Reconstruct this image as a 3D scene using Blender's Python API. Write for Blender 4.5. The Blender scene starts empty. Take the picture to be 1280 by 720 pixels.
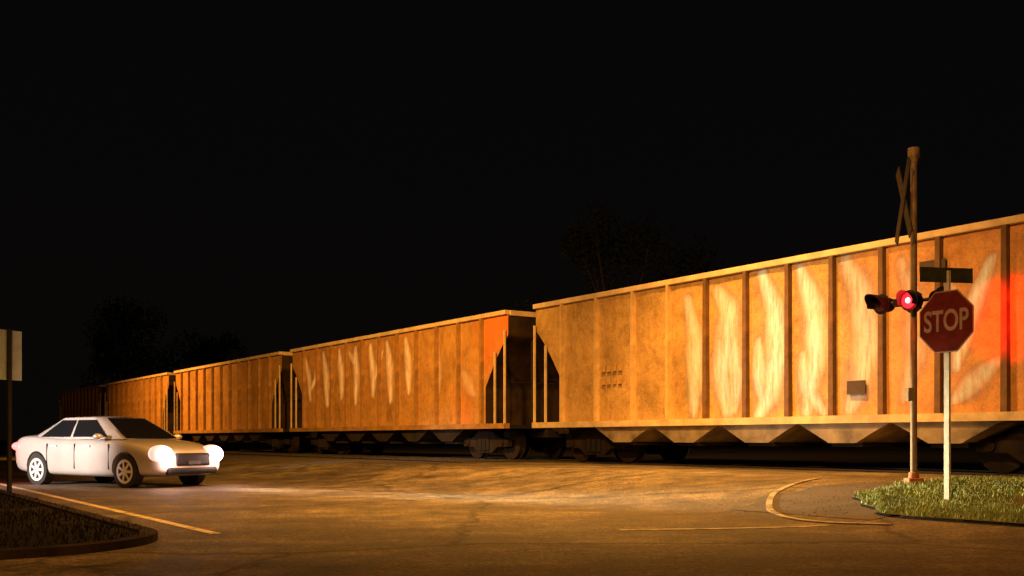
import bpy, bmesh, math, random
from mathutils import Vector, Matrix
random.seed(7)
R=math.radians
col=bpy.context.scene.collection
sc=bpy.context.scene
sc.view_settings.view_transform='Standard'
try: sc.view_settings.look='None'
except Exception: pass
sc.view_settings.exposure=0

# ------------------------------------------------------------ frame of the railway
TH=R(34.4); SN,CS=math.sin(TH),math.cos(TH)
def W(d,p,z=0.0):            # d along the track (towards the near end), p out from train side
    return Vector((0.62+SN*d-CS*p, 26.7-CS*d-SN*p, z))
def g(p):
    if p>=2.8: t=min(max((7.0-p)/4.2,0),1)
    elif p>-6: t=1
    else: t=min(max((p+12)/6,0),1)
    return 0.34*(3*t*t-2*t*t*t)

# ------------------------------------------------------------ materials
def newmat(name):
    m=bpy.data.materials.new(name); m.use_nodes=True
    nt=m.node_tree; b=nt.nodes['Principled BSDF']
    return m,nt,b
def noise(nt,scale,detail=6,rough=.6,vec=None,sc3=None):
    n=nt.nodes.new('ShaderNodeTexNoise'); n.inputs['Scale'].default_value=scale
    n.inputs['Detail'].default_value=detail; n.inputs['Roughness'].default_value=rough
    tc=nt.nodes.new('ShaderNodeTexCoord')
    src=tc.outputs['Object']
    if sc3:
        mp=nt.nodes.new('ShaderNodeMapping'); mp.inputs['Scale'].default_value=sc3
        nt.links.new(src,mp.inputs['Vector']); src=mp.outputs['Vector']
    nt.links.new(src,n.inputs['Vector'])
    return n
def ramp(nt,src,stops):
    r=nt.nodes.new('ShaderNodeValToRGB'); e=r.color_ramp.elements
    while len(e)<len(stops): e.new(.5)
    for i,(p,c) in enumerate(stops):
        e[i].position=p; e[i].color=(c[0],c[1],c[2],1) if len(c)==3 else c
    nt.links.new(src,r.inputs['Fac']); return r
def mix(nt,fac,a,b,mode='MIX'):
    m=nt.nodes.new('ShaderNodeMix'); m.data_type='RGBA'; m.blend_type=mode
    for s,v in ((0,fac),(6,a),(7,b)):
        if hasattr(v,'is_linked') or hasattr(v,'links'): nt.links.new(v,m.inputs[s])
        elif isinstance(v,(int,float)): m.inputs[s].default_value=v
        else: m.inputs[s].default_value=(v[0],v[1],v[2],1)
    return m.outputs[2]
def bump(nt,b,src,strength=.3,dist=.02):
    n=nt.nodes.new('ShaderNodeBump'); n.inputs['Strength'].default_value=strength
    n.inputs['Distance'].default_value=dist
    nt.links.new(src,n.inputs['Height']); nt.links.new(n.outputs['Normal'],b.inputs['Normal'])
def simple(name,c,rough=.6,metal=0,var=.25,scale=8,bmp=.1,spec=.5):
    m,nt,b=newmat(name)
    n=noise(nt,scale)
    lo=[v*(1-var) for v in c]; hi=[min(1,v*(1+var)) for v in c]
    r=ramp(nt,n.outputs['Fac'],[(.3,lo),(.7,hi)])
    nt.links.new(r.outputs['Color'],b.inputs['Base Color'])
    b.inputs['Roughness'].default_value=rough; b.inputs['Metallic'].default_value=metal
    b.inputs['Specular IOR Level'].default_value=spec
    if bmp: bump(nt,b,n.outputs['Fac'],bmp,.01)
    return m
def emis(name,c,s):
    m,nt,b=newmat(name)
    b.inputs['Base Color'].default_value=(c[0]*.5,c[1]*.5,c[2]*.5,1)
    b.inputs['Emission Color'].default_value=(*c,1); b.inputs['Emission Strength'].default_value=s
    return m

def asphalt_mat():
    m,nt,b=newmat('asphalt')
    big=noise(nt,.30,7,.72); mid=noise(nt,1.8,9,.8); fine=noise(nt,28,5,.8)
    r1=ramp(nt,big.outputs['Fac'],[(.38,(.048,.038,.026)),(.5,(.080,.064,.043)),(.60,(.130,.104,.066))])
    r2=ramp(nt,mid.outputs['Fac'],[(.36,(.35,.35,.35)),(.5,(1,1,1)),(.64,(1.7,1.62,1.45))])
    r3=ramp(nt,fine.outputs['Fac'],[(.36,(.25,.25,.25)),(.64,(1.8,1.8,1.8))])
    c=mix(nt,1.0,r1.outputs['Color'],r2.outputs['Color'],'MULTIPLY')
    c=mix(nt,1.0,c,r3.outputs['Color'],'MULTIPLY')
    tr=noise(nt,1.0,4,.6,sc3=(.25,2.6,1))   # tyre-worn streaks
    trr=ramp(nt,tr.outputs['Fac'],[(.38,(.6,.6,.6)),(.6,(1.15,1.15,1.15))])
    c=mix(nt,.4,c,trr.outputs['Color'],'MULTIPLY')
    v=nt.nodes.new('ShaderNodeTexVoronoi'); v.feature='DISTANCE_TO_EDGE'; v.inputs['Scale'].default_value=.33
    tc=nt.nodes.new('ShaderNodeTexCoord'); w=noise(nt,1.2,6,.7)
    ad=nt.nodes.new('ShaderNodeMixRGB'); ad.inputs[0].default_value=.45
    nt.links.new(tc.outputs['Object'],ad.inputs[1]); nt.links.new(w.outputs['Color'],ad.inputs[2]); nt.links.new(ad.outputs[0],v.inputs['Vector'])
    cr=ramp(nt,v.outputs['Distance'],[(0,(.2,.2,.2)),(.014,(1,1,1))])
    c=mix(nt,.85,c,cr.outputs['Color'],'MULTIPLY')
    nt.links.new(c,b.inputs['Base Color'])
    rr=ramp(nt,mid.outputs['Fac'],[(.35,(.55,.55,.55)),(.65,(.9,.9,.9))])
    nt.links.new(rr.outputs['Color'],b.inputs['Roughness'])
    b.inputs['Specular IOR Level'].default_value=.3
    bump(nt,b,fine.outputs['Fac'],.9,.03)
    return m
M={}
M['asphalt']=asphalt_mat()
M['dirt']=simple('dirt',(.05,.038,.026),.95,var=.6,scale=3,bmp=.6)
M['shoulder']=simple('worn_shoulder',(.038,.029,.020),.9,var=.5,scale=1.6,bmp=.25)
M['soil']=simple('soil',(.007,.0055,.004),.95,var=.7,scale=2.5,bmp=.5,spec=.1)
M['grasssoil']=simple('grass_soil',(.05,.05,.022),.95,var=.6,scale=5,bmp=.8)
M['ballast']=simple('ballast',(.035,.028,.02),.95,var=.7,scale=14,bmp=1.0)
M['concrete']=simple('concrete',(.018,.013,.009),.95,var=.6,scale=3,spec=.1)
M['grass']=simple('grass_blade',(.20,.27,.09),.7,var=.6,scale=3,bmp=0)
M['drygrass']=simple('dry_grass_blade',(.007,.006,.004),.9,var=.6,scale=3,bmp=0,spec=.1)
M['leaf']=simple('leaf',(.018,.022,.010),.8,var=.5,scale=1,bmp=0,spec=.2)
M['bark']=simple('bark',(.03,.02,.013),.9,scale=5)
M['steel']=simple('dark_steel',(.012,.010,.008),.8,.0,scale=6,spec=.2)
M['endpaint']=simple('grimy_end_paint',(.030,.017,.008),.8,var=.6,scale=2,spec=.2)  # shade of the end recesses put into the colour
M['rail']=simple('rail_steel',(.05,.036,.026),.6,.3)
M['rustysteel']=simple('rusty_steel',(.016,.010,.006),.85,.0,var=.5,scale=5,spec=.2)
M['black']=simple('black_paint',(.010,.010,.010),.6,spec=.2)
M['galv']=simple('galvanised_steel',(.50,.49,.46),.5,.1,var=.25)
M['mast']=simple('mast_aluminium',(.16,.115,.07),.6,.0,var=.35)
M['wood']=simple('sleeper_wood',(.03,.022,.016),.9)

def paint_mat(name,base,rustamt,seed,pale,dk=.70):
    m,nt,b=newmat(name)
    blot=noise(nt,.8,7,.7); blot.noise_dimensions='4D'; blot.inputs['W'].default_value=seed
    streak=noise(nt,1.0,5,.55,sc3=(3.5,3.5,.4)); streak.noise_dimensions='4D'; streak.inputs['W'].default_value=seed+3
    fine=noise(nt,30,4,.75); med=noise(nt,4.5,5,.75)
    rust=(.36,.15,.03); dark=[v*dk for v in base]
    r1=ramp(nt,blot.outputs['Fac'],[(.36,dark),(.5,base),(.68,[min(1,v*1.18) for v in base])])
    c=r1.outputs['Color']
    sr=ramp(nt,streak.outputs['Fac'],[(.58-rustamt*.2,(0,0,0)),(.88,(.8,.8,.8))])
    c=mix(nt,sr.outputs['Color'],c,rust)
    sr2=ramp(nt,streak.outputs['Fac'],[(.3,(.68,.66,.62)),(.45,(1,1,1))])
    c=mix(nt,.7,c,sr2.outputs['Color'],'MULTIPLY')
    m2=ramp(nt,med.outputs['Fac'],[(.35,(.76,.72,.66)),(.55,(1.05,1.05,1.05))])
    c=mix(nt,1,c,m2.outputs['Color'],'MULTIPLY')
    fr=ramp(nt,fine.outputs['Fac'],[(.3,(.62,.62,.62)),(.7,(1.25,1.25,1.25))])
    c=mix(nt,1,c,fr.outputs['Color'],'MULTIPLY')
    a2=nt.nodes.new('ShaderNodeAttribute'); a2.attribute_name='orange_patch'
    mr0=ramp(nt,med.outputs['Fac'],[(.3,(.4,.4,.4)),(.6,(.9,.9,.9))])
    f0=mix(nt,1,a2.outputs['Color'],mr0.outputs['Color'],'MULTIPLY')
    c=mix(nt,f0,c,(.62,.16,.025))
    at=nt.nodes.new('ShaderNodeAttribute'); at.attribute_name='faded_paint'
    gr=ramp(nt,at.outputs['Fac'],[(0,(1,1,1)),(.10,(.70,.60,.45)),(.35,(.9,.9,.9))])  # darker shading painted around each reflection streak
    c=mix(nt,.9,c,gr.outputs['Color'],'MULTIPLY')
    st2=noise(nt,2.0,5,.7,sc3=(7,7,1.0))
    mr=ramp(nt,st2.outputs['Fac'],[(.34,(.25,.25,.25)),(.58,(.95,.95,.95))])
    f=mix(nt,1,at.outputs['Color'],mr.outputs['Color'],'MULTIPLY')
    c=mix(nt,f,c,pale)  # pale headlight reflections painted into the panel colour
    nt.links.new(c,b.inputs['Base Color'])
    rr=ramp(nt,blot.outputs['Fac'],[(.3,(.42,.42,.42)),(.7,(.65,.65,.65))])
    nt.links.new(rr.outputs['Color'],b.inputs['Roughness'])
    bump(nt,b,blot.outputs['Fac'],.25,.06)
    return m
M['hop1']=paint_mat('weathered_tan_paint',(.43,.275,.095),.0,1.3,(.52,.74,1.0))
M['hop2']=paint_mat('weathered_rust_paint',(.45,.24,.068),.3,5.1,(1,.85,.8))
M['chord']=simple('chord_paint',(.58,.44,.24),.55,var=.25,scale=3)
M['sill']=simple('sill_paint',(.44,.34,.19),.55,var=.35,scale=3)
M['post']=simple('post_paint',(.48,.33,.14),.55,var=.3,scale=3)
M['darkpost']=simple('grimy_post_paint',(.11,.055,.018),.65,var=.5,scale=3)  # shade on the near car's right-hand posts, put into the colour
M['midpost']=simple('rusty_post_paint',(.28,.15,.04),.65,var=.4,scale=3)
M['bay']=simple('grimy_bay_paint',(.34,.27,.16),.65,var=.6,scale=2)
M['darkbay']=simple('dark_bay_paint',(.018,.013,.009),.75,var=.5,scale=2,spec=.2)  # unlit look of the further cars' bays, put into the colour
M['placard']=simple('placard_paint',(.045,.028,.015),.7)
M['stencil']=simple('stencil_paint',(.36,.22,.068),.7)

# ------------------------------------------------------------ mesh helpers
def obj(name,verts,faces,mat,parent=None,loc=(0,0,0),rot=(0,0,0),smooth=False):
    me=bpy.data.meshes.new(name); me.from_pydata([tuple(v) for v in verts],[],faces); me.update()
    if mat: me.materials.append(mat)
    if smooth:
        for f in me.polygons: f.use_smooth=True
    o=bpy.data.objects.new(name,me); col.objects.link(o)
    o.location=loc; o.rotation_euler=rot
    if parent: o.parent=parent
    return o
def empty(name,loc,rotz=0,label=None,cat=None,group=None,parent=None):
    o=bpy.data.objects.new(name,None); col.objects.link(o); o.location=loc; o.rotation_euler=(0,0,rotz); o.empty_display_size=.3
    if label:o['label']=label
    if cat:o['category']=cat
    if group:o['group']=group
    if parent:o.parent=parent
    return o
class B:
    def __init__(s): s.v=[];s.f=[]
    def add(s,vs,fs):
        n=len(s.v); s.v+= [tuple(v) for v in vs]; s.f+=[tuple(i+n for i in f) for f in fs]; return s
    def box(s,x0,x1,y0,y1,z0,z1):
        return s.add([(x0,y0,z0),(x1,y0,z0),(x1,y1,z0),(x0,y1,z0),(x0,y0,z1),(x1,y0,z1),(x1,y1,z1),(x0,y1,z1)],
          [(3,2,1,0),(4,5,6,7),(0,1,5,4),(1,2,6,5),(2,3,7,6),(3,0,4,7)])
    def cyl(s,a,b,r0,r1=None,n=16):
        r1=r0 if r1 is None else r1
        a=Vector(a);b=Vector(b);ax=(b-a).normalized()
        t=Vector((0,0,1)) if abs(ax.z)<.9 else Vector((1,0,0))
        u=ax.cross(t).normalized(); w=ax.cross(u)
        vs=[]
        for c,r in((a,r0),(b,r1)):
            for i in range(n):
                q=2*math.pi*i/n; vs.append(c+u*math.cos(q)*r+w*math.sin(q)*r)
        fs=[(i,(i+1)%n,n+(i+1)%n,n+i) for i in range(n)]+[tuple(range(n))[::-1],tuple(range(n,2*n))]
        return s.add(vs,fs)
    def prism(s,pts,y0,y1):   # pts in x,z
        n=len(pts)
        vs=[(x,y0,z) for x,z in pts]+[(x,y1,z) for x,z in pts]
        return s.add(vs,[tuple(range(n)),tuple(range(2*n-1,n-1,-1))]+[(i,n+i,n+(i+1)%n,(i+1)%n) for i in range(n)])
    def make(s,name,mat,parent=None,smooth=False,bevel=0,**k):
        o=obj(name,s.v,s.f,mat,parent,smooth=False,**k)
        bm=bmesh.new();bm.from_mesh(o.data);bmesh.ops.recalc_face_normals(bm,faces=bm.faces);bm.to_mesh(o.data);bm.free()
        if smooth:
            for f in o.data.polygons:f.use_smooth=True
            md=o.modifiers.new('n','EDGE_SPLIT'); md.split_angle=R(35)
        if bevel:
            md=o.modifiers.new('b','BEVEL'); md.width=bevel; md.segments=2; md.limit_method='ANGLE'
        return o

# ------------------------------------------------------------ ground & roads
def plist(a,b):
    out=[a]; p=a
    while p<b:
        st=.3 if -13<p<9 else 4
        if 3.5<p<6.5 or 11.9<p<15.4: st=.1
        if p<-60 or p>60: st=60
        p=min(p+st,b); out.append(p)
    return out
def sheet(name,p0,p1,dfun0,dfun1,off,mat,nd=1):
    ps=plist(p0,p1); vs=[];fs=[]
    for p in ps:
        a,b_=dfun0(p),dfun1(p)
        for i in range(nd+1):
            d=a+(b_-a)*i/nd
            vs.append(W(d,p,g(p)+off))
    for j in range(len(ps)-1):
        for i in range(nd):
            k=j*(nd+1)+i; fs.append((k,k+1,k+nd+2,k+nd+1))
    o=obj(name,vs,fs,mat); o['kind']='structure'
    bm=bmesh.new();bm.from_mesh(o.data);bmesh.ops.recalc_face_normals(bm,faces=bm.faces)
    if sum(f.normal.z for f in bm.faces)<0: bmesh.ops.reverse_faces(bm,faces=bm.faces)
    bm.to_mesh(o.data);bm.free()
    return o
sheet('ground',-700,500,lambda p:-900,lambda p:300,0,M['dirt'])
sheet('road',4.2,80,lambda p:-160,lambda p:60,.012,M['asphalt'])
def cr0(p): return -1.0-(max(0,p-2.2))*1.6
sheet('crossing_road',-14,4.2,cr0,lambda p:13.4,.012,M['asphalt'])
sheet('ballast_bed',-4.4,1.6,lambda p:-160,lambda p:-1.05,.02,M['ballast'])
sheet('ballast_bed',-4.4,1.6,lambda p:13.45,lambda p:60,.02,M['ballast'])
def rv(p):
    t=max(0,p-3.8)/1.95
    return 13.35+1.6*(1-math.sqrt(max(0,1-min(1,t)**2)))+.12*math.sin(p*5)+.07*math.sin(p*13)
sheet('grass_verge',1.6,5.75,rv,lambda p:60,.05,M['grasssoil'])
def ds(p):
    t=(p-4.6)/2.2
    return 12.2+1.0*min(1,t*t)+.1*math.sin(p*6)
sheet('dirt_shoulder',2.6,6.0,ds,lambda p:14.6,.018,M['shoulder'])
LE=12.75; LR=1.3
def li(p):
    t=max(0,(12.9+LR-p))/LR
    return LE-LR*(1-math.sqrt(max(0,1-min(1,t)**2)))
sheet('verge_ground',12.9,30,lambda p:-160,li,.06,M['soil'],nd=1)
pts=[]
for d in [-160,-80,-40,-20,-10,0,5,8,10]: pts.append((d,12.9))
for i in range(0,13):
    a=R(90*i/12); pts.append((LE-LR+LR*math.sin(a),12.9+LR-LR*math.cos(a)))
pts+=[(LE,20),(LE,30)]
def strip(name,pts,w,z0,z1,mat,kind='structure'):
    V=[];F=[]
    P=[Vector(p) for p in pts]
    for i,q in enumerate(P):
        t=(P[min(i+1,len(P)-1)]-P[max(i-1,0)]).normalized(); nrm=Vector((-t.y,t.x))
        for sgn,zz in((-1,z0),(-1,z1),(1,z1),(1,z0)):
            dp=q+nrm*sgn*w/2; V.append(W(dp.x,dp.y,g(dp.y)+zz))
    for i in range(len(P)-1):
        for k in range(3):
            a=i*4+k; F.append((a,a+1,a+5,a+4))
    F.append((0,1,2,3)); n=len(P)*4; F.append((n-1,n-2,n-3,n-4))
    o=obj(name,V,F,mat)
    bm=bmesh.new();bm.from_mesh(o.data);bmesh.ops.recalc_face_normals(bm,faces=bm.faces);bm.to_mesh(o.data);bm.free()
    o['kind']=kind; return o
strip('kerb',pts,.16,0,.085,M['concrete'])
def linemat(name,c,wear):
    m,nt,b=newmat(name); n=noise(nt,5,8,.75)
    r=ramp(nt,n.outputs['Fac'],[(wear-.05,(.05,.046,.04)),(wear+.14,c)])
    nt.links.new(r.outputs['Color'],b.inputs['Base Color']); b.inputs['Roughness'].default_value=.7; return m
M['line']=linemat('worn_line_paint',(.55,.45,.25),.40)
M['line2']=linemat('faded_line_paint',(.26,.22,.15),.45)
def dense(a,b,n): return [(a[0]+(b[0]-a[0])*i/n,a[1]+(b[1]-a[1])*i/n) for i in range(n+1)]
strip('road_marking',dense((-60,12.25),(11.6,12.25),40),.11,.015,.017,M['line'])
def todp(x,y):
    q=Vector((x-.62,y-26.7)); return (q.x*SN-q.y*CS, -(q.x*CS+q.y*SN))
def smooth_path(P,n=6):
    out=[]
    for i in range(len(P)-1):
        p0=P[max(i-1,0)];p1=P[i];p2=P[i+1];p3=P[min(i+2,len(P)-1)]
        for k in range(n):
            t=k/n
            out.append(tuple(.5*((2*p1[j])+(-p0[j]+p2[j])*t+(2*p0[j]-5*p1[j]+4*p2[j]-p3[j])*t*t+(-p0[j]+3*p1[j]-3*p2[j]+p3[j])*t**3) for j in range(2)))
    out.append(P[-1]); return out
curve=[todp(*q) for q in [(4.65,15.6),(4.1,14.9),(3.6,14.1),(3.32,13.3),(3.15,12.5),(3.2,11.8),(3.45,11.3),(4.0,10.85)]]
strip('road_marking',smooth_path(curve),.08,.019,.026,M['line2'])
strip('road_marking',smooth_path([todp(1.1,10.6),todp(2.0,10.75),todp(2.9,10.95),todp(3.4,11.1)]),.12,.015,.018,M['line2'])

# ------------------------------------------------------------ grass
def in_right(d,p): return 1.9<p<5.72 and d>rv(p)+.03
def blades(name,n,area,test,h,off,mat,kind='stuff'):
    V=[];F=[]
    c=0;tries=0
    while c<n and tries<n*6:
        tries+=1
        d=random.uniform(area[0],area[1]); p=random.uniform(area[2],area[3])
        if not test(d,p): continue
        if math.sin(d*2.3)+math.sin(p*3.1+d)+math.sin(d*5.1-p*4)<random.uniform(-2.6,-.2): continue
        b=W(d,p,g(p)+off); a=random.uniform(0,6.28); hh=h*random.uniform(.4,1.5); w=random.uniform(.004,.009)
        u=Vector((math.cos(a),math.sin(a),0)); l=Vector((random.uniform(-.5,.5),random.uniform(-.5,.5),0))*hh
        k=len(V); V+=[b-u*w,b+u*w,b+l*.35+Vector((0,0,hh*.6))+u*w*.7,b+l*.35+Vector((0,0,hh*.6))-u*w*.7,b+l+Vector((0,0,hh))]
        F+=[(k,k+1,k+2,k+3),(k+3,k+2,k+4)]; c+=1
    o=obj(name,V,F,mat); o['kind']=kind; return o
blades('grass',72000,(13.2,23,1.9,5.75),in_right,.05,.05,M['grass'])
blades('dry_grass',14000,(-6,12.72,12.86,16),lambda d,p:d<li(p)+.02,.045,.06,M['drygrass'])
def litter(name,n,fn,size,mat):
    V=[];F=[]
    for i in range(n):
        d,p,off=fn(); b=W(d,p,g(p)+off); s=size*random.uniform(.4,1.3); a=random.uniform(0,6.28); k=len(V)
        for q in range(4):
            V.append(b+Vector((math.cos(a+q*1.57)*s,math.sin(a+q*1.57)*s*.7,random.uniform(0,.4)*s)))
        V.append(b+Vector((0,0,s*.7)))
        F+=[(k,k+1,k+4),(k+1,k+2,k+4),(k+2,k+3,k+4),(k+3,k,k+4)]
    o=obj(name,V,F,mat); o['kind']='stuff'; return o
litter('gravel',700,lambda:(random.gauss(13.2,.5),random.uniform(2.3,6.2),.02),.011,M['shoulder'])
litter('fallen_leaves',260,lambda:(random.uniform(13.8,19),random.uniform(3,6),.05),.02,M['bark'])
litter('ballast_stones',5000,lambda:(random.choice([random.uniform(-30,-1.2),random.uniform(13.6,20)]),random.uniform(-.2,1.7),.03),.035,M['ballast'])

# ------------------------------------------------------------ railway track
RT=.38
track=empty('railway_track',W(0,-1.55,g(0)),-math.atan2(CS,SN),'steel railway track on timber sleepers under the train','railway track')
tz=g(0)
for yy in (-.7175,.7175):
    bb=B(); bb.box(-150,40,yy-.035,yy+.035,RT-tz-.04,RT-tz); bb.box(-150,40,yy-.012,yy+.012,-.02,RT-tz-.04)
    bb.make('rail',M['rail'],track)
b=B()
x=-150
while x<-1.2: b.box(x,x+.22,-1.3,1.3,-.1,.03); x+=.55
x=13.6
while x<40: b.box(x,x+.22,-1.3,1.3,-.1,.03); x+=.55
s=b.make('sleepers',M['wood'],track); s['kind']='stuff'

# ------------------------------------------------------------ hopper cars
L=14.9; WD=3.1; ZS=.98; ZT=3.93
XS1=[0,1.2,2.55,3.87,5.03,6.17,7.28,8.36,9.39,10.45,11.55,12.7,13.72,14.9]
XS2=[i*L/12 for i in range(13)]
def xc(z):
    if z<2.0: return 1.12
    if z>3.35: return 0.0
    t=(z-2.0)/1.35
    return 1.12*(1-t)**.8 if t<1 else 0
def seg_dist(px,pz,a,b):
    ax,az=a;bx,bz=b; dx,dz=bx-ax,bz-az; l=dx*dx+dz*dz
    t=max(0,min(1,((px-ax)*dx+(pz-az)*dz)/l)) if l else 0
    return math.hypot(px-ax-dx*t,pz-az-dz*t),t
def H(v): return ZS+(ZT-ZS)*v
marks1=[([(5.60,H(.88)),(5.80,H(.6)),(5.84,H(.3)),(5.76,H(.04))],.20,.6),  # strokes standing in for headlight reflections on the bulged panels
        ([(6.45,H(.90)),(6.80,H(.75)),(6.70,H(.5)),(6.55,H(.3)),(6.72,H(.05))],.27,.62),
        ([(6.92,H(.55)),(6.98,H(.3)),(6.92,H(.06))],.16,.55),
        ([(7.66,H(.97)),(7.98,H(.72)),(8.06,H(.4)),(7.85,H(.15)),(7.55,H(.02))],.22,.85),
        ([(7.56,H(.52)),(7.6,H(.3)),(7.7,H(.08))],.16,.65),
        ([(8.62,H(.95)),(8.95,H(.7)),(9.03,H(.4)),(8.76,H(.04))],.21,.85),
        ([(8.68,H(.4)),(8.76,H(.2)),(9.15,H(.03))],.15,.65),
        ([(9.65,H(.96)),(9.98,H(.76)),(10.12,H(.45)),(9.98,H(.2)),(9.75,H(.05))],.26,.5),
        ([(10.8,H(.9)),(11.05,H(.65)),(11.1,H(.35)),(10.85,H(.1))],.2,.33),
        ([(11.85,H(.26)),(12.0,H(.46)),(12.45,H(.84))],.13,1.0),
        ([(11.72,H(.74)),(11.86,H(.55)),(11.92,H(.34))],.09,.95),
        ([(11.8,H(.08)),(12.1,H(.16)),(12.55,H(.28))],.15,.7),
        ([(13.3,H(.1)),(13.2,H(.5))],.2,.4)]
marks2=[]  # reflection streaks painted on the second car
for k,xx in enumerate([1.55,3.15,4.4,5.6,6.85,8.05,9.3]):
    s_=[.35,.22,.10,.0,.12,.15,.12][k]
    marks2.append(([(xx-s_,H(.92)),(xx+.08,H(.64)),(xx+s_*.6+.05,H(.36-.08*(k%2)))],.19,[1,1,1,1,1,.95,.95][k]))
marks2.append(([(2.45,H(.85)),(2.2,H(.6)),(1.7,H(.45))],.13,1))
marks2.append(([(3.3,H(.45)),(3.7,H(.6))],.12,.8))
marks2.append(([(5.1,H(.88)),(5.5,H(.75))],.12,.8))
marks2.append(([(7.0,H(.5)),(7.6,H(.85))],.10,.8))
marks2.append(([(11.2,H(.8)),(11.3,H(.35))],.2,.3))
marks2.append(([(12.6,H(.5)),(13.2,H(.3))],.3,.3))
def body_mesh(seed,marks,xs,patch):
    rnd=random.Random(seed); NP=len(xs)-1
    NZ=44
    dz=[ZS+(ZT-ZS)*i/NZ for i in range(NZ+1)]
    sub=14
    V=[];F=[];A=[];O=[]
    amp=[rnd.uniform(.02,.055) for _ in range(NP)]
    ph=[rnd.uniform(0,6.28) for _ in range(NP)]
    for side in (0,1):
        for z in dz:
            v=(z-ZS)/(ZT-ZS)
            for i in range(NP):
                a,b_=xs[i],xs[i+1]
                if i==0: a=min(xc(z),b_-.001)
                if i==NP-1: b_=max(L-xc(z),a+.001)
                for k in range(sub+(1 if i==NP-1 else 0)):
                    u=k/sub; x=a+(b_-a)*u
                    bul=amp[i]*math.sin(math.pi*u)*(math.sin(math.pi*min(1,max(0,v)))**.45)
                    bul+=.010*math.sin(math.pi*u)*math.sin(v*9+ph[i])+.006*math.sin(math.pi*u)*math.sin(v*17+u*4+ph[i]*2)
                    if (i==0 or i==NP-1) : bul*=min(1,(b_-a)/1.2)
                    V.append((x,-bul if side==0 else WD+bul,z))
                    m_=0
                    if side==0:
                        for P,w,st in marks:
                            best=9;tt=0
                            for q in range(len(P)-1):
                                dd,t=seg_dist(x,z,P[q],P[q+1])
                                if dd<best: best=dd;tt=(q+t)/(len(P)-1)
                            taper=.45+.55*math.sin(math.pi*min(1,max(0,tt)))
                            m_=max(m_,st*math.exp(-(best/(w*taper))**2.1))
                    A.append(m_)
                    o_=0
                    if side==0:
                        if patch:
                            o_=min(1,max(0,(x-13.0)/.8))*min(1,max(0,(z-2.3+.25*math.sin(x*6))/1.0))
                            o_=max(o_,.45*min(1,max(0,(x-11.9)/.3))*min(1,max(0,(2.2-z)/.5))*min(1,max(0,(13.2-x)/.3)))
                        elif marks:
                            o_=.35*min(1,max(0,(x-9.4)/1.0))
                    O.append(o_)
    cols=NP*sub+1; off=(NZ+1)*cols
    for side in(0,1):
        base=side*off
        for j in range(NZ):
            for i in range(cols-1):
                k=base+j*cols+i
                F.append((k,k+1,k+1+cols,k+cols) if side==0 else (k,k+cols,k+1+cols,k+1))
    nside=len(F)
    for j in range(NZ):
        a=j*cols; F.append((a,a+cols,a+cols+off,a+off))
        a=j*cols+cols-1; F.append((a,a+off,a+off+cols,a+cols))
    F.append((0,off,off+cols-1,cols-1))
    return V,F,A,O,nside
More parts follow.
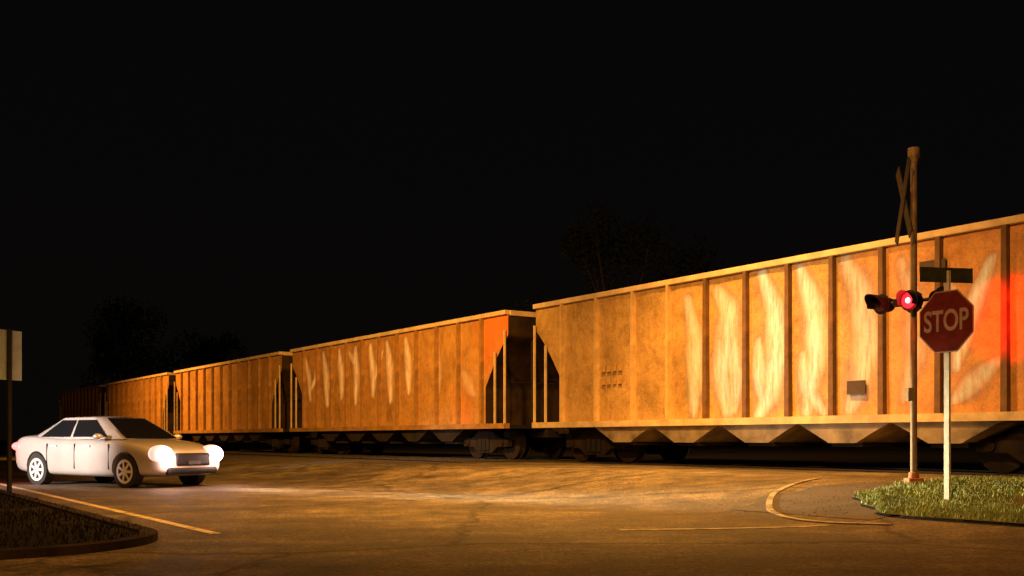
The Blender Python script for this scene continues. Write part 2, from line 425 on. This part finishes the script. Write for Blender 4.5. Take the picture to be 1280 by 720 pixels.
def make_hopper(mat,seed,marks,bright,xs,patch=False):
    car=empty('coal_hopper_car',(0,0,0),0)
    V,F,A,O,nside=body_mesh(seed,marks,xs,patch)
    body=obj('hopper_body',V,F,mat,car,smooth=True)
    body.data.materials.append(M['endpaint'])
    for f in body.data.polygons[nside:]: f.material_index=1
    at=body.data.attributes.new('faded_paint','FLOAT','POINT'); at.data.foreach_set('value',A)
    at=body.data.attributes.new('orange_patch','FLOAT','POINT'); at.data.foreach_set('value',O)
    md=body.modifiers.new('e','EDGE_SPLIT'); md.split_angle=R(40)
    B().box(0,L,-.11,.05,ZT,ZT+.12).make('top_chord',M['chord'],car,bevel=.015)
    B().box(0,L,WD-.05,WD+.11,ZT,ZT+.12).make('top_chord',M['chord'],car)
    for x0 in(-.03,L-.07): B().box(x0,x0+.10,.055,WD-.055,ZT-.02,ZT+.115).make('end_chord',M['chord'],car)
    for y0 in(-.13,WD-.05): B().box(0,L,y0,y0+.18,ZS-.12,ZS+.02).make('side_sill',M['sill'] if bright else M['midpost'],car)
    pm={}
    for i in range(1,len(xs)-1):
        x=xs[i]
        for yy in(-.115,WD+.002):
            mm=('post' if i<5 else 'darkpost') if bright else 'midpost'  # lit and shaded post colours split along the near car
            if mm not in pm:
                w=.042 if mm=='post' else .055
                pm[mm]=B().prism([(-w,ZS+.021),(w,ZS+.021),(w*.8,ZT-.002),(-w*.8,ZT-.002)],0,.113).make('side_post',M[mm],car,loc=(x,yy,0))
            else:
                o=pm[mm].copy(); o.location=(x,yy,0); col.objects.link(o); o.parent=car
    for x0 in(.02,.5,L-.56,L-.08):
        for yy in(-.10,WD+.04):
            B().box(x0,x0+.045,yy,yy+.05,ZS+.021,3.5 if x0 in(.02,L-.08) else 2.95).make('corner_post',M['chord'],car)
    for x0,x1 in((0,1.3),(L-1.3,L)):
        B().box(x0,x1,.06,WD-.06,ZS-.12,ZS-.02).make('end_platform',M['steel'],car)
    for xa in(.12,L-.12):
        b=B()
        for yy in(.9,2.1): b.cyl((xa,yy,ZS-.05),(xa,yy,3.6),.05,n=8)
        b.cyl((xa,.1,2.1),(xa,WD-.1,2.1),.03,n=6)
        b.make('end_brace',M['steel'],car)
    B().box(-.1,L+.1,1.25,1.85,.62,.84).make('centre_sill',M['steel'],car)
    for k in range(5):
        c=L/2+(k-2)*2.06
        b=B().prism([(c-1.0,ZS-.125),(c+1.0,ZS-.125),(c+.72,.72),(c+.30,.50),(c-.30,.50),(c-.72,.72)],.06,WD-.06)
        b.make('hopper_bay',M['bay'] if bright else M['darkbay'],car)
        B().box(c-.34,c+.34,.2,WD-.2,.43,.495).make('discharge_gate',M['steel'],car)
    for c in(1.85,L-1.85):
        bog=empty('bogie',(c,WD/2,0),0,parent=car)
        for s_ in(-1,1):
            y0=s_*1.02
            fr=B().prism([(-1.15,.36),(-1.15,.56),(-.62,.62),(-.35,.80),(.35,.80),(.62,.62),(1.15,.56),(1.15,.36),(.62,.34),(.35,.18),(-.35,.18),(-.62,.34)],y0-.08,y0+.08)
            fr.make('side_frame',M['rustysteel'],bog,bevel=.01)
            for q in(-.2,0,.2):
                B().cyl((q,y0+s_*.1,.26),(q,y0+s_*.1,.58),.07,n=10).make('spring',M['steel'],bog)
            for wx in(-.89,.89):
                w=B().cyl((wx,s_*.66,.457),(wx,s_*.80,.457),.457,.455,28); w.cyl((wx,s_*.62,.457),(wx,s_*.66,.457),.485,n=28); w.cyl((wx,s_*.80,.457),(wx,s_*1.15,.457),.09,n=12)
                w.make('wheel',M['rustysteel'],bog,smooth=True)
        B().box(-.18,.18,-1.0,1.0,.4,.61).make('bolster',M['steel'],bog)
    for x0,x1 in((-.62,0),(L,L+.62)):
        b=B().box(x0,x1,1.47,1.63,.78,.95)
        hx=x0 if x0<0 else x1-.25
        b.box(hx,hx+.25,1.40,1.70,.72,1.0)
        b.make('coupler',M['rustysteel'],car)
    return car
def deep_copy(root):
    def rec(o,par):
        n=o.copy(); col.objects.link(n)
        if par: n.parent=par
        for c in o.children: rec(c,n)
        return n
    return rec(root,None)
ROTZ=-math.atan2(CS,SN)
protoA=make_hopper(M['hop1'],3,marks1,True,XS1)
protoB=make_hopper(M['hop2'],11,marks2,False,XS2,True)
protoC=make_hopper(M['hop2'],17,[],False,XS2)
cars=[]
ends=[(0,1.0),(-16.18,1.0),(-31.5,.955),(-46.3,.91),(-60.3,.86)]   # far end of each car, length factor
for i,(d0,sx) in enumerate(ends):
    o=[protoA,protoB,protoC][i] if i<3 else deep_copy(protoC)
    cars.append(o)
    o.location=W(d0,0,RT); o.rotation_euler=(0,0,ROTZ); o.scale=(sx,1,1)
    o['label']=['weathered tan coal hopper car with pale graffiti at the crossing','rusty coal hopper car with pale strokes and an orange end',
         'dim rusty tan coal hopper car coupled in the train'][min(i,2)]
    o['category']='freight car'; o['group']='coal hopper cars coupled in the train'
B().box(9.73,10.12,-.085,-.07,1.38,1.62).make('placard',M['placard'],cars[0])
for a_,z_ in((2.75,1.85),(2.75,2.15)):
    for k in range(4):
        B().box(a_+.2*k,a_+.2*k+.13,-.072,-.062,z_,z_+.14).make('stencil_mark',M['stencil'],cars[0])
B().box(11.2,11.68,-.085,-.07,3.37,3.56).make('placard',M['placard'],cars[0])

# ------------------------------------------------------------ stop sign
def textmesh(name,s,size,mat,parent,loc,rot,ext=.002,off=0.0):
    cu=bpy.data.curves.new(name,'FONT'); cu.body=s; cu.size=size; cu.align_x='CENTER'; cu.align_y='CENTER'; cu.extrude=ext; cu.offset=off
    t=bpy.data.objects.new(name+'_t',cu); col.objects.link(t)
    dg=bpy.context.evaluated_depsgraph_get(); me=bpy.data.meshes.new_from_object(t.evaluated_get(dg)); bpy.data.objects.remove(t)
    me.materials.clear(); me.materials.append(mat)
    o=bpy.data.objects.new(name,me); col.objects.link(o); o.parent=parent; o.location=loc; o.rotation_euler=rot; return o
M['signred']=simple('sign_red',(.10,.014,.012),.8,var=.3,bmp=0,spec=.05)
M['signcream']=simple('sign_letter_white',(.28,.20,.20),.8,var=.2,bmp=0,spec=.05)
M['signwhite']=simple('sign_white',(.25,.34,.44),.55,var=.25,scale=3,bmp=0)
M['signgreen']=simple('sign_green',(.028,.032,.018),.7,var=.4,bmp=0,spec=.1)
SX,SY=4.95,11.75
zb=.15
stop=empty('stop_sign',(SX,SY,zb),R(-59),'red octagonal stop sign on a steel post in the grass','road sign')
pb=B()
pb.box(-.032,.032,.0,.006,-.1,2.72); pb.box(-.032,-.026,.006,.035,-.1,2.72); pb.box(.026,.032,.006,.035,-.1,2.72)
pb.make('post',M['galv'],stop)
def octa(rf,y0,y1,zc):
    r=rf/math.cos(math.pi/8)
    return B().prism([(r*math.cos(R(22.5+45*i)),zc+r*math.sin(R(22.5+45*i))) for i in range(8)],y0,y1)
ZC=2.29-zb
octa(.352,-.008,-.003,ZC).make('sign_border',M['signcream'],stop)
octa(.337,-.012,-.0085,ZC).make('sign_face',M['signred'],stop)
t=textmesh('lettering','STOP',.32,M['signcream'],stop,(0,-.014,ZC),(R(90),0,0),.0015,.006)
w_=t.dimensions.x
t.scale=(.58/w_ if w_>0 else 1, 1.05,1)
def blade(parent,zc,rot,lw):
    return B().box(-lw/2,lw/2,-.003,.003,zc-.085,zc+.085).make('street_name_blade',M['signgreen'],parent,rot=(0,0,rot))
blade(stop,2.82-zb,R(59+10),.66)

# ------------------------------------------------------------ crossing signal
mx,my=5.26,13.5; mz=.30
sig=empty('crossing_signal',(mx,my,mz),0,'railroad crossing signal mast with crossbuck and red flashing lights','crossing signal')
B().cyl((0,0,.15),(0,0,4.27),.042,n=20).make('mast',M['mast'],sig,smooth=True)
b=B().box(-.10,.10,-.10,.10,-.02,.14); b.cyl((0,0,.14),(0,0,.22),.07,.06,n=16); b.make('base',simple('base_paint',(.30,.11,.05),.7),sig,bevel=.01)
b=B().cyl((0,0,4.26),(0,0,4.34),.05,.065,n=16); b.cyl((0,0,4.34),(0,0,4.46),.075,.075,n=20); b.make('bell',M['mast'],sig,smooth=True)
cb=empty('crossbuck',(-.06,0,3.76),R(-96),parent=sig)
cbm=simple('crossbuck_paint',(.035,.028,.020),.7,spec=.1)
for k,s_ in enumerate((1,-1)):
    B().box(-.58,.58,-.006,.006,-.08,.08).make('crossbuck_blade',cbm,cb,loc=(0,-.065-.016*k,0),rot=(0,R(57*s_),0))
NA=R(-60)
arm=empty('flasher_arm',(-.24,0,2.74-mz),NA,parent=sig)
B().cyl((-.27,.06,0),(.27,.06,0),.025,n=10).make('cross_arm',M['black'],arm)
B().box(-.06,.24,.02,.1,-.05,.05).make('arm_bracket',M['black'],arm)
red_on=emis('red_lens_lit',(1.0,.006,.010),7); red_off=simple('red_lens_unlit',(.04,.005,.005),.5,bmp=0)
core=emis('lamp_core',(1.0,.30,.34),14)
for xx,on in((-.22,False),(.22,True)):
    B().cyl((xx,-.01,0),(xx,0.0,0),.135,n=32).make('backplate',M['black'],arm,smooth=True)
    B().cyl((xx,.0,0),(xx,.16,0),.11,.09,n=20).make('lamp_housing',M['black'],arm,smooth=True)
    B().cyl((xx,-.03,0),(xx,-.012,0),.098,.10,n=24).make('red_lens',red_on if on else red_off,arm,smooth=True)
    if on: B().cyl((xx,-.045,0),(xx,-.031,0),.028,.034,n=20).make('lamp_bulb',core,arm,smooth=True)
    V=[];F=[]
    N=16
    for i in range(N+1):
        a=R(-30+240*i/N); ln=(.15 if on else .26)*(.55+.45*max(0,math.sin(a)))
        for yy,rr in((-.012,.115),(-.012-ln,.12),(-.012-ln,.113),(-.012,.108)):
            V.append((xx+rr*math.cos(a),yy,rr*math.sin(a)))
    for i in range(N):
        for k in range(4):
            a=i*4+k;bq=i*4+(k+1)%4; F.append((a,bq,bq+4,a+4))
    obj('visor',V,F,M['black'],arm,smooth=False)
arm2=empty('flasher_arm',(.20,.06,2.78-mz),NA+math.pi,parent=sig)
for xx in(-.22,.22):
    B().cyl((xx,-.01,0),(xx,0.0,0),.15,n=32).make('backplate',M['black'],arm2,smooth=True)
    B().cyl((xx,.0,0),(xx,.14,0),.12,.09,n=20).make('lamp_housing',M['black'],arm2,smooth=True)
    B().cyl((xx,-.03,0),(xx,-.012,0),.105,.11,n=24).make('red_lens',red_on if xx>0 else red_off,arm2,smooth=True)
B().cyl((-.27,.06,0),(.27,.06,0),.025,n=10).make('cross_arm',M['black'],arm2)
B().box(-.09,-.03,-.05,.05,1.15,1.32).make('junction_box',M['mast'],sig)
B().box(-.08,.08,-.07,.07,2.35,2.55).make('mast_clamp',M['black'],sig)

# ------------------------------------------------------------ left sign
lsn=empty('road_sign',(-8.5,17.4,.05),R(66),'plain white rectangular road sign on a thin steel post','road sign')
B().box(-.035,.035,-.045,-.005,-.1,2.76).make('post',M['steel'],lsn)
B().box(-.27,.27,.0,.004,1.9,2.74).make('sign_panel',M['signwhite'],lsn)

# ------------------------------------------------------------ sedan
def carpaint():
    m,nt,b=newmat('silver_car_paint')
    b.inputs['Metallic'].default_value=.5; b.inputs['Roughness'].default_value=.34
    b.inputs['Coat Weight'].default_value=.8; b.inputs['Coat Roughness'].default_value=.05
    n=noise(nt,3,5); r=ramp(nt,n.outputs['Fac'],[(.3,(.74,.70,.69)),(.7,(.82,.79,.78))]); nt.links.new(r.outputs['Color'],b.inputs['Base Color']); return m
M['car']=carpaint()
mg,nt,b=newmat('car_glass'); b.inputs['Base Color'].default_value=(.010,.010,.012,1); b.inputs['Roughness'].default_value=.06; M['glass']=mg
M['rubber']=simple('rubber',(.02,.02,.02),.85); M['rim']=simple('alloy',(.85,.84,.82),.4,.2,var=.05)
HD=R(59)
heading=Vector((math.sin(HD),-math.cos(HD),0))
CC=Vector((-8.2,21.35,0))
rz=math.atan2(heading.y,heading.x)
car=empty('sedan_car',CC,rz,'silver four-door sedan with its headlights on, waiting on the road','car')
st=[(-2.32,.42,.78,.66),(-2.26,.30,.96,.78),(-2.05,.24,1.03,.85),(-1.6,.22,1.03,.89),(-.9,.20,.985,.91),(0,.19,.965,.91),(.8,.19,.95,.91),(1.15,.20,.93,.905),(1.6,.21,.88,.89),(2.0,.22,.79,.85),(2.22,.25,.70,.77),(2.30,.34,.60,.66)]
V=[];F=[]
for (x,zb_,zt,w) in st:
    h=zt-zb_
    half=[(0,zb_),(w*.82,zb_),(w*.965,zb_+.07),(w*.985,zb_+.30*h),(w,zb_+.55*h),(w*.985,zb_+.80*h),(w*.93,zt-.035),(w*.84,zt),(w*.4,zt+.03),(0,zt+.035)]
    V+=[(x,-y,z) for y,z in half]+[(x,y,z) for y,z in half[-2:0:-1]]
n=len(V)//len(st)
for i in range(len(st)-1):
    for k in range(n):
        a=i*n+k; c=i*n+(k+1)%n; F.append((a,c,c+n,a+n))
F.append(tuple(range(n))[::-1]); F.append(tuple(range((len(st)-1)*n,len(st)*n)))
body=obj('body',V,F,M['car'],car,smooth=True)
bm=bmesh.new();bm.from_mesh(body.data);bmesh.ops.recalc_face_normals(bm,faces=bm.faces);bm.to_mesh(body.data);bm.free()
ss=body.modifiers.new('s','SUBSURF'); ss.levels=2; ss.render_levels=2
cut=B()
WX=(-1.36,1.38)
for wx in WX:
    for s_ in(-1,1): cut.cyl((wx,s_*.62,.33),(wx,s_*1.1,.33),.375,n=36)
co=cut.make('cutter',None)
bo=body.modifiers.new('c','BOOLEAN'); bo.object=co; bo.operation='DIFFERENCE'; bo.solver='EXACT'
co.parent=car
bpy.context.view_layer.update()
dg=bpy.context.evaluated_depsgraph_get()
me=bpy.data.meshes.new_from_object(body.evaluated_get(dg))
body.modifiers.clear(); body.data=me; me.name='body'
for f in me.polygons:f.use_smooth=True
bpy.data.objects.remove(co)
es=body.modifiers.new('e','EDGE_SPLIT'); es.split_angle=R(40)
def gh(x,v,s_): return (x, s_*(.80-.20*v**1.2), .95+.44*v)
def gx(u,v):
    xr=-1.78+.82*v; xf=1.12-.86*v; return xr+(xf-xr)*u
V=[];F=[]
NU,NV=14,6
for s_ in(-1,1):
    for j in range(NV+1):
        for i in range(NU+1):
            u=i/NU;v=j/NV; x,y,z=gh(gx(u,v),v,s_)
            ed=min(u,1-u); tuck=.10*max(0,(1-ed/.14))**2; V.append((x,y-s_*tuck,z))
cnt=(NU+1)*(NV+1)
for s2 in(0,1):
    for j in range(NV):
        for i in range(NU):
            a=s2*cnt+j*(NU+1)+i; F.append((a,a+1,a+NU+2,a+NU+1))
for j in range(NV):
    for i in(0,NU):
        a=j*(NU+1)+i; F.append((a,a+NU+1,a+NU+1+cnt,a+cnt))
top=NV*(NU+1); rows=[list(range(top,top+NU+1))]
for q in range(1,6):
    t=q/6; row=[]
    for i in range(NU+1):
        a=Vector(V[top+i]);b2=Vector(V[top+cnt+i]); p=a.lerp(b2,t); u=i/NU
        p.z+=.045*math.sin(math.pi*t)*(.3+.7*math.sin(math.pi*u)); V.append(tuple(p)); row.append(len(V)-1)
    rows.append(row)
rows.append(list(range(top+cnt,top+cnt+NU+1)))
for a,b2 in zip(rows,rows[1:]):
    for i in range(NU): F.append((a[i],a[i+1],b2[i+1],b2[i]))
B().add(V,F).make('cabin',M['car'],car,smooth=True)
def gpt(u,v,s_,off=.008):
    x,y,z=gh(gx(u,v),v,s_); ed=min(u,1-u); tuck=.10*max(0,(1-ed/.14))**2
    return (x,y-s_*tuck+s_*off,z+off*.4)
def winpatch(name,u0,u1,v0,v1,s_,slant0=0,slant1=0):
    V=[];F=[];N=8;Mv=4
    for j in range(Mv+1):
        v=v0+(v1-v0)*j/Mv
        for i in range(N+1):
            a=u0+slant0*j/Mv; b_=u1+slant1*j/Mv
            V.append(gpt(a+(b_-a)*i/N,v,s_))
    for j in range(Mv):
        for i in range(N):
            k=j*(N+1)+i; F.append((k,k+1,k+N+2,k+N+1))
    B().add(V,F).make(name,M['glass'],car)
for s_ in(-1,1):
    winpatch('side_window',.13,.48,.10,.88,s_,.02,.0)
    winpatch('side_window',.51,.90,.10,.88,s_,.0,.0)
def endglass(name,u,sx):
    V=[];F=[];N=8;Mv=4
    for j in range(Mv+1):
        v=.04+.92*j/Mv
        a=Vector(gpt(u,v,-1,0)); b_=Vector(gpt(u,v,1,0))
        for i in range(N+1):
            t=.05+.90*i/N; p=a.lerp(b_,t); p.x+=sx*(.012+.05*math.sin(math.pi*t)); p.z+=.01; V.append(tuple(p))
    for j in range(Mv):
        for i in range(N):
            k=j*(N+1)+i; F.append((k,k+1,k+N+2,k+N+1))
    B().add(V,F).make(name,M['glass'],car,smooth=True)
endglass('windscreen',1,1); endglass('rear_window',0,-1)
for wx in WX:
    for s_ in(-1,1):
        wh=empty('wheel',(wx,s_*.78,.325),0,parent=car)
        B().cyl((0,-.10,0),(0,.10,0),.325,n=40).make('tyre',M['rubber'],wh,smooth=True,bevel=.02)
        r_=B().cyl((0,s_*.1,0),(0,s_*.108,0),.06,n=20)
        for k in range(40):
            a=2*math.pi*k/40;b2=2*math.pi*(k+1)/40
            r_.add([(math.cos(q)*rr,s_*(.104),math.sin(q)*rr) for q,rr in((a,.185),(b2,.185),(b2,.235),(a,.235))],[(0,1,2,3)])
        for k in range(7):
            a=2*math.pi*k/7; u=Vector((math.cos(a),0,math.sin(a))); w=Vector((-math.sin(a),0,math.cos(a)))
            r_.add([u*.04-w*.03+Vector((0,s_*.109,0)),u*.04+w*.03+Vector((0,s_*.109,0)),u*.2+w*.026+Vector((0,s_*.106,0)),u*.2-w*.026+Vector((0,s_*.106,0))],[(0,1,2,3)])
        r_.make('rim',M['rim'],wh)
def headmat():
    m,nt,b=newmat('headlight_lens')
    tc=nt.nodes.new('ShaderNodeTexCoord'); gr=nt.nodes.new('ShaderNodeVectorMath'); gr.operation='LENGTH'
    mp=nt.nodes.new('ShaderNodeMapping'); mp.inputs['Scale'].default_value=(0,1/.23,1/.20)
    nt.links.new(tc.outputs['Object'],mp.inputs['Vector']); nt.links.new(mp.outputs['Vector'],gr.inputs[0])
    r=ramp(nt,gr.outputs['Value'],[(0,(1,.95,.9)),(.6,(1,.70,.68)),(.85,(.16,.07,.06)),(1.0,(.04,.016,.012))])
    nt.links.new(r.outputs['Color'],b.inputs['Emission Color']); b.inputs['Emission Strength'].default_value=16
    b.inputs['Base Color'].default_value=(.5,.48,.45,1); b.inputs['Roughness'].default_value=.2
    return m
hl=headmat()
tl=emis('tail_light_lens',(1.0,.13,.12),4)
def ellipsoid(name,mat,c,r,parent):
    bm=bmesh.new(); bmesh.ops.create_uvsphere(bm,u_segments=24,v_segments=14,radius=1)
    for v in bm.verts: v.co=Vector((v.co.x*r[0],v.co.y*r[1],v.co.z*r[2]))
    me=bpy.data.meshes.new(name);bm.to_mesh(me);bm.free();me.materials.append(mat)
    for f in me.polygons:f.use_smooth=True
    o=bpy.data.objects.new(name,me);col.objects.link(o);o.parent=parent;o.location=c;return o
for s_ in(-1,1):
    ellipsoid('headlight',hl,(2.10,s_*.63,.65),(.26,.22,.19),car)
    ellipsoid('tail_light',tl,(-2.16,s_*.70,.80),(.15,.19,.10),car)
    ellipsoid('wing_mirror',M['car'],(.72,s_*.98,1.0),(.09,.10,.065),car)
    for hx in(-.75,.28):
        B().box(hx-.09,hx+.09,s_*.915-.012,s_*.915+.012,.80,.83).make('door_handle',M['rim'],car)
    for x0 in(-1.0,-.12,.92):
        B().box(x0,x0+.012,s_*.897-.012,s_*.897+.012,.36,.86).make('door_seam',M['black'],car)
B().box(2.16,2.325,-.42,.42,.43,.68).make('grille',M['black'],car,bevel=.04)
B().box(2.14,2.312,-.62,.62,.27,.41).make('air_intake',M['black'],car,bevel=.05)
B().box(2.326,2.335,-.15,.15,.46,.53).make('number_plate',simple('plate_paint',(.03,.03,.03),.6),car)

# ------------------------------------------------------------ trees
def tree_mesh(seed,h,spread,n):
    rnd=random.Random(seed)
    T=B(); T.cyl((0,0,-.2),(0,0,h*.45),.28,.16,10)
    blobs=[]
    for k in range(16):
        a=rnd.uniform(0,6.28); rr=spread*rnd.uniform(.1,.75); z=h*rnd.uniform(.35,.92)
        rr*= (1.15-.6*z/h); c=Vector((math.cos(a)*rr,math.sin(a)*rr,z)); blobs.append((c,rnd.uniform(.8,1.9)))
        T.cyl((0,0,h*rnd.uniform(.25,.45)),c,.09,.03,6)
    V=[];F=[]
    for i in range(n):
        c,r=rnd.choice(blobs); q=Vector((rnd.gauss(0,1),rnd.gauss(0,1),rnd.gauss(0,.8)))
        q=q.normalized()*r*rnd.uniform(.5,1.15); p=c+q
        u=Vector((rnd.gauss(0,1),rnd.gauss(0,1),rnd.gauss(0,1))).normalized()*.14; w=u.orthogonal().normalized()*.09; k=len(V)
        V+=[p-u,p+w,p+u,p-w]; F.append((k,k+1,k+2,k+3))
    return T,V,F
for i,(x,y,h,sp) in enumerate([(6,58,14.5,5),(10.5,62,12.5,4.5),(-33,88,14,6),(-27,92,11,5),(1,66,10,4)]):
    e=empty('tree',(x,y,0),0,'dark leafy tree standing beyond the railway line','tree','trees beyond the railway')
    T,V,F=tree_mesh(20+i,h,sp,5000)
    T.make('trunk',M['bark'],e); obj('crown',V,F,M['leaf'],e)

# ------------------------------------------------------------ lights
def lamp(kind,loc,power,colr,target=None,size=.15,angle=60,blend=.6):
    l=bpy.data.lights.new('lamp',kind); l.energy=power; l.color=colr; l.shadow_soft_size=size
    o=bpy.data.objects.new('lamp_light',l); col.objects.link(o); o.location=loc
    if kind=='SPOT': l.spot_size=R(angle); l.spot_blend=blend
    if target is not None: o.rotation_euler=(Vector(target)-Vector(loc)).to_track_quat('-Z','Y').to_euler()
    return o
lamp('SPOT',(1.2,17.4,10.5),26000,(1,.43,.075),target=(.6,17.6,0),size=.3,angle=102,blend=1)  # over the road
lamp('POINT',(-4,-4,8.5),8500,(1,.40,.08),size=.3)                                     # added fill behind the camera
lamp('SPOT',(-2.5,8.5,8.0),9500,(1,.49,.13),target=W(6.8,0,2.3),size=.25,angle=60,blend=1)  # added spot towards the near car, no fixture
lamp('SPOT',(-9,15,9),26000,(1,.45,.08),target=W(-8.8,0,2.4),size=.3,angle=68,blend=1)  # added spot towards second car, no fixture
lamp('SPOT',W(-30,10.5,9),17000,(1,.40,.06),target=W(-32,0,2),size=.3,angle=98,blend=1)  # added off-frame spot brightening the far cars
lamp('SPOT',(-17,11.5,3.2),18000,(1,.80,.68),target=CC+Vector((-.8,.1,.55)),size=.2,angle=19,blend=.8) # added spot brightening only the sedan's flank
rot=Matrix.Rotation(rz,3,'Z')
for s_ in(-1,1):
    a=CC+rot@Vector((2.44,s_*.62,.68)); bt=Vector((5.4,12.4,.40))
    lamp('SPOT',a,14000,(1,.88,.5),target=bt,size=.09,angle=17,blend=1)
    lamp('POINT',CC+rot@Vector((2.52,s_*.70,.60)),34,(1,.60,.52),size=.05)  # added point burning out the bumper to imitate headlight glare
lamp('SPOT',CC+rot@Vector((2.48,-.62,.72)),1500,(1,.92,.75),target=W(8.6,0,2.6),size=.09,angle=26,blend=1)
lamp('SPOT',CC+rot@Vector((2.48,0,.8)),1300,(1,.70,.40),target=CC+rot@Vector((7,.3,0)),size=.2,angle=60,blend=1)
lamp('POINT',CC+rot@Vector((-2.50,-.85,.82)),22,(1,.12,.08),size=.05)
an=Matrix.Rotation(NA,3,'Z')
lp=Vector((mx-.24,my,2.74))+an@Vector((.22,-.16,0))
lamp('POINT',lp,18,(1,.02,.02),size=.05)
lamp('SPOT',W(13.2,2.3,2.95),2600,(1,0,0),target=W(12.75,0,2.85),size=.1,angle=36,blend=1)  # added free-floating red spot for the glow on the train

# ------------------------------------------------------------ world
w=bpy.data.worlds.new('World'); sc.world=w; w.use_nodes=True
nt=w.node_tree; bg=nt.nodes['Background']
tc=nt.nodes.new('ShaderNodeTexCoord'); sp=nt.nodes.new('ShaderNodeSeparateXYZ'); nt.links.new(tc.outputs['Generated'],sp.inputs[0])
r=ramp(nt,sp.outputs['Z'],[(0,(.0026,.0021,.0017)),(.35,(.0023,.0020,.0022))])
nt.links.new(r.outputs['Color'],bg.inputs['Color']); bg.inputs['Strength'].default_value=1

# ------------------------------------------------------------ camera
cd=bpy.data.cameras.new('Camera'); cam=bpy.data.objects.new('Camera',cd); col.objects.link(cam)
cam.location=(0,0,.95); cam.rotation_euler=(R(90),0,0)
cd.sensor_width=36; cd.lens=36.25; cd.shift_y=189/1280; cd.clip_end=3000; cd.clip_start=.05
sc.camera=cam
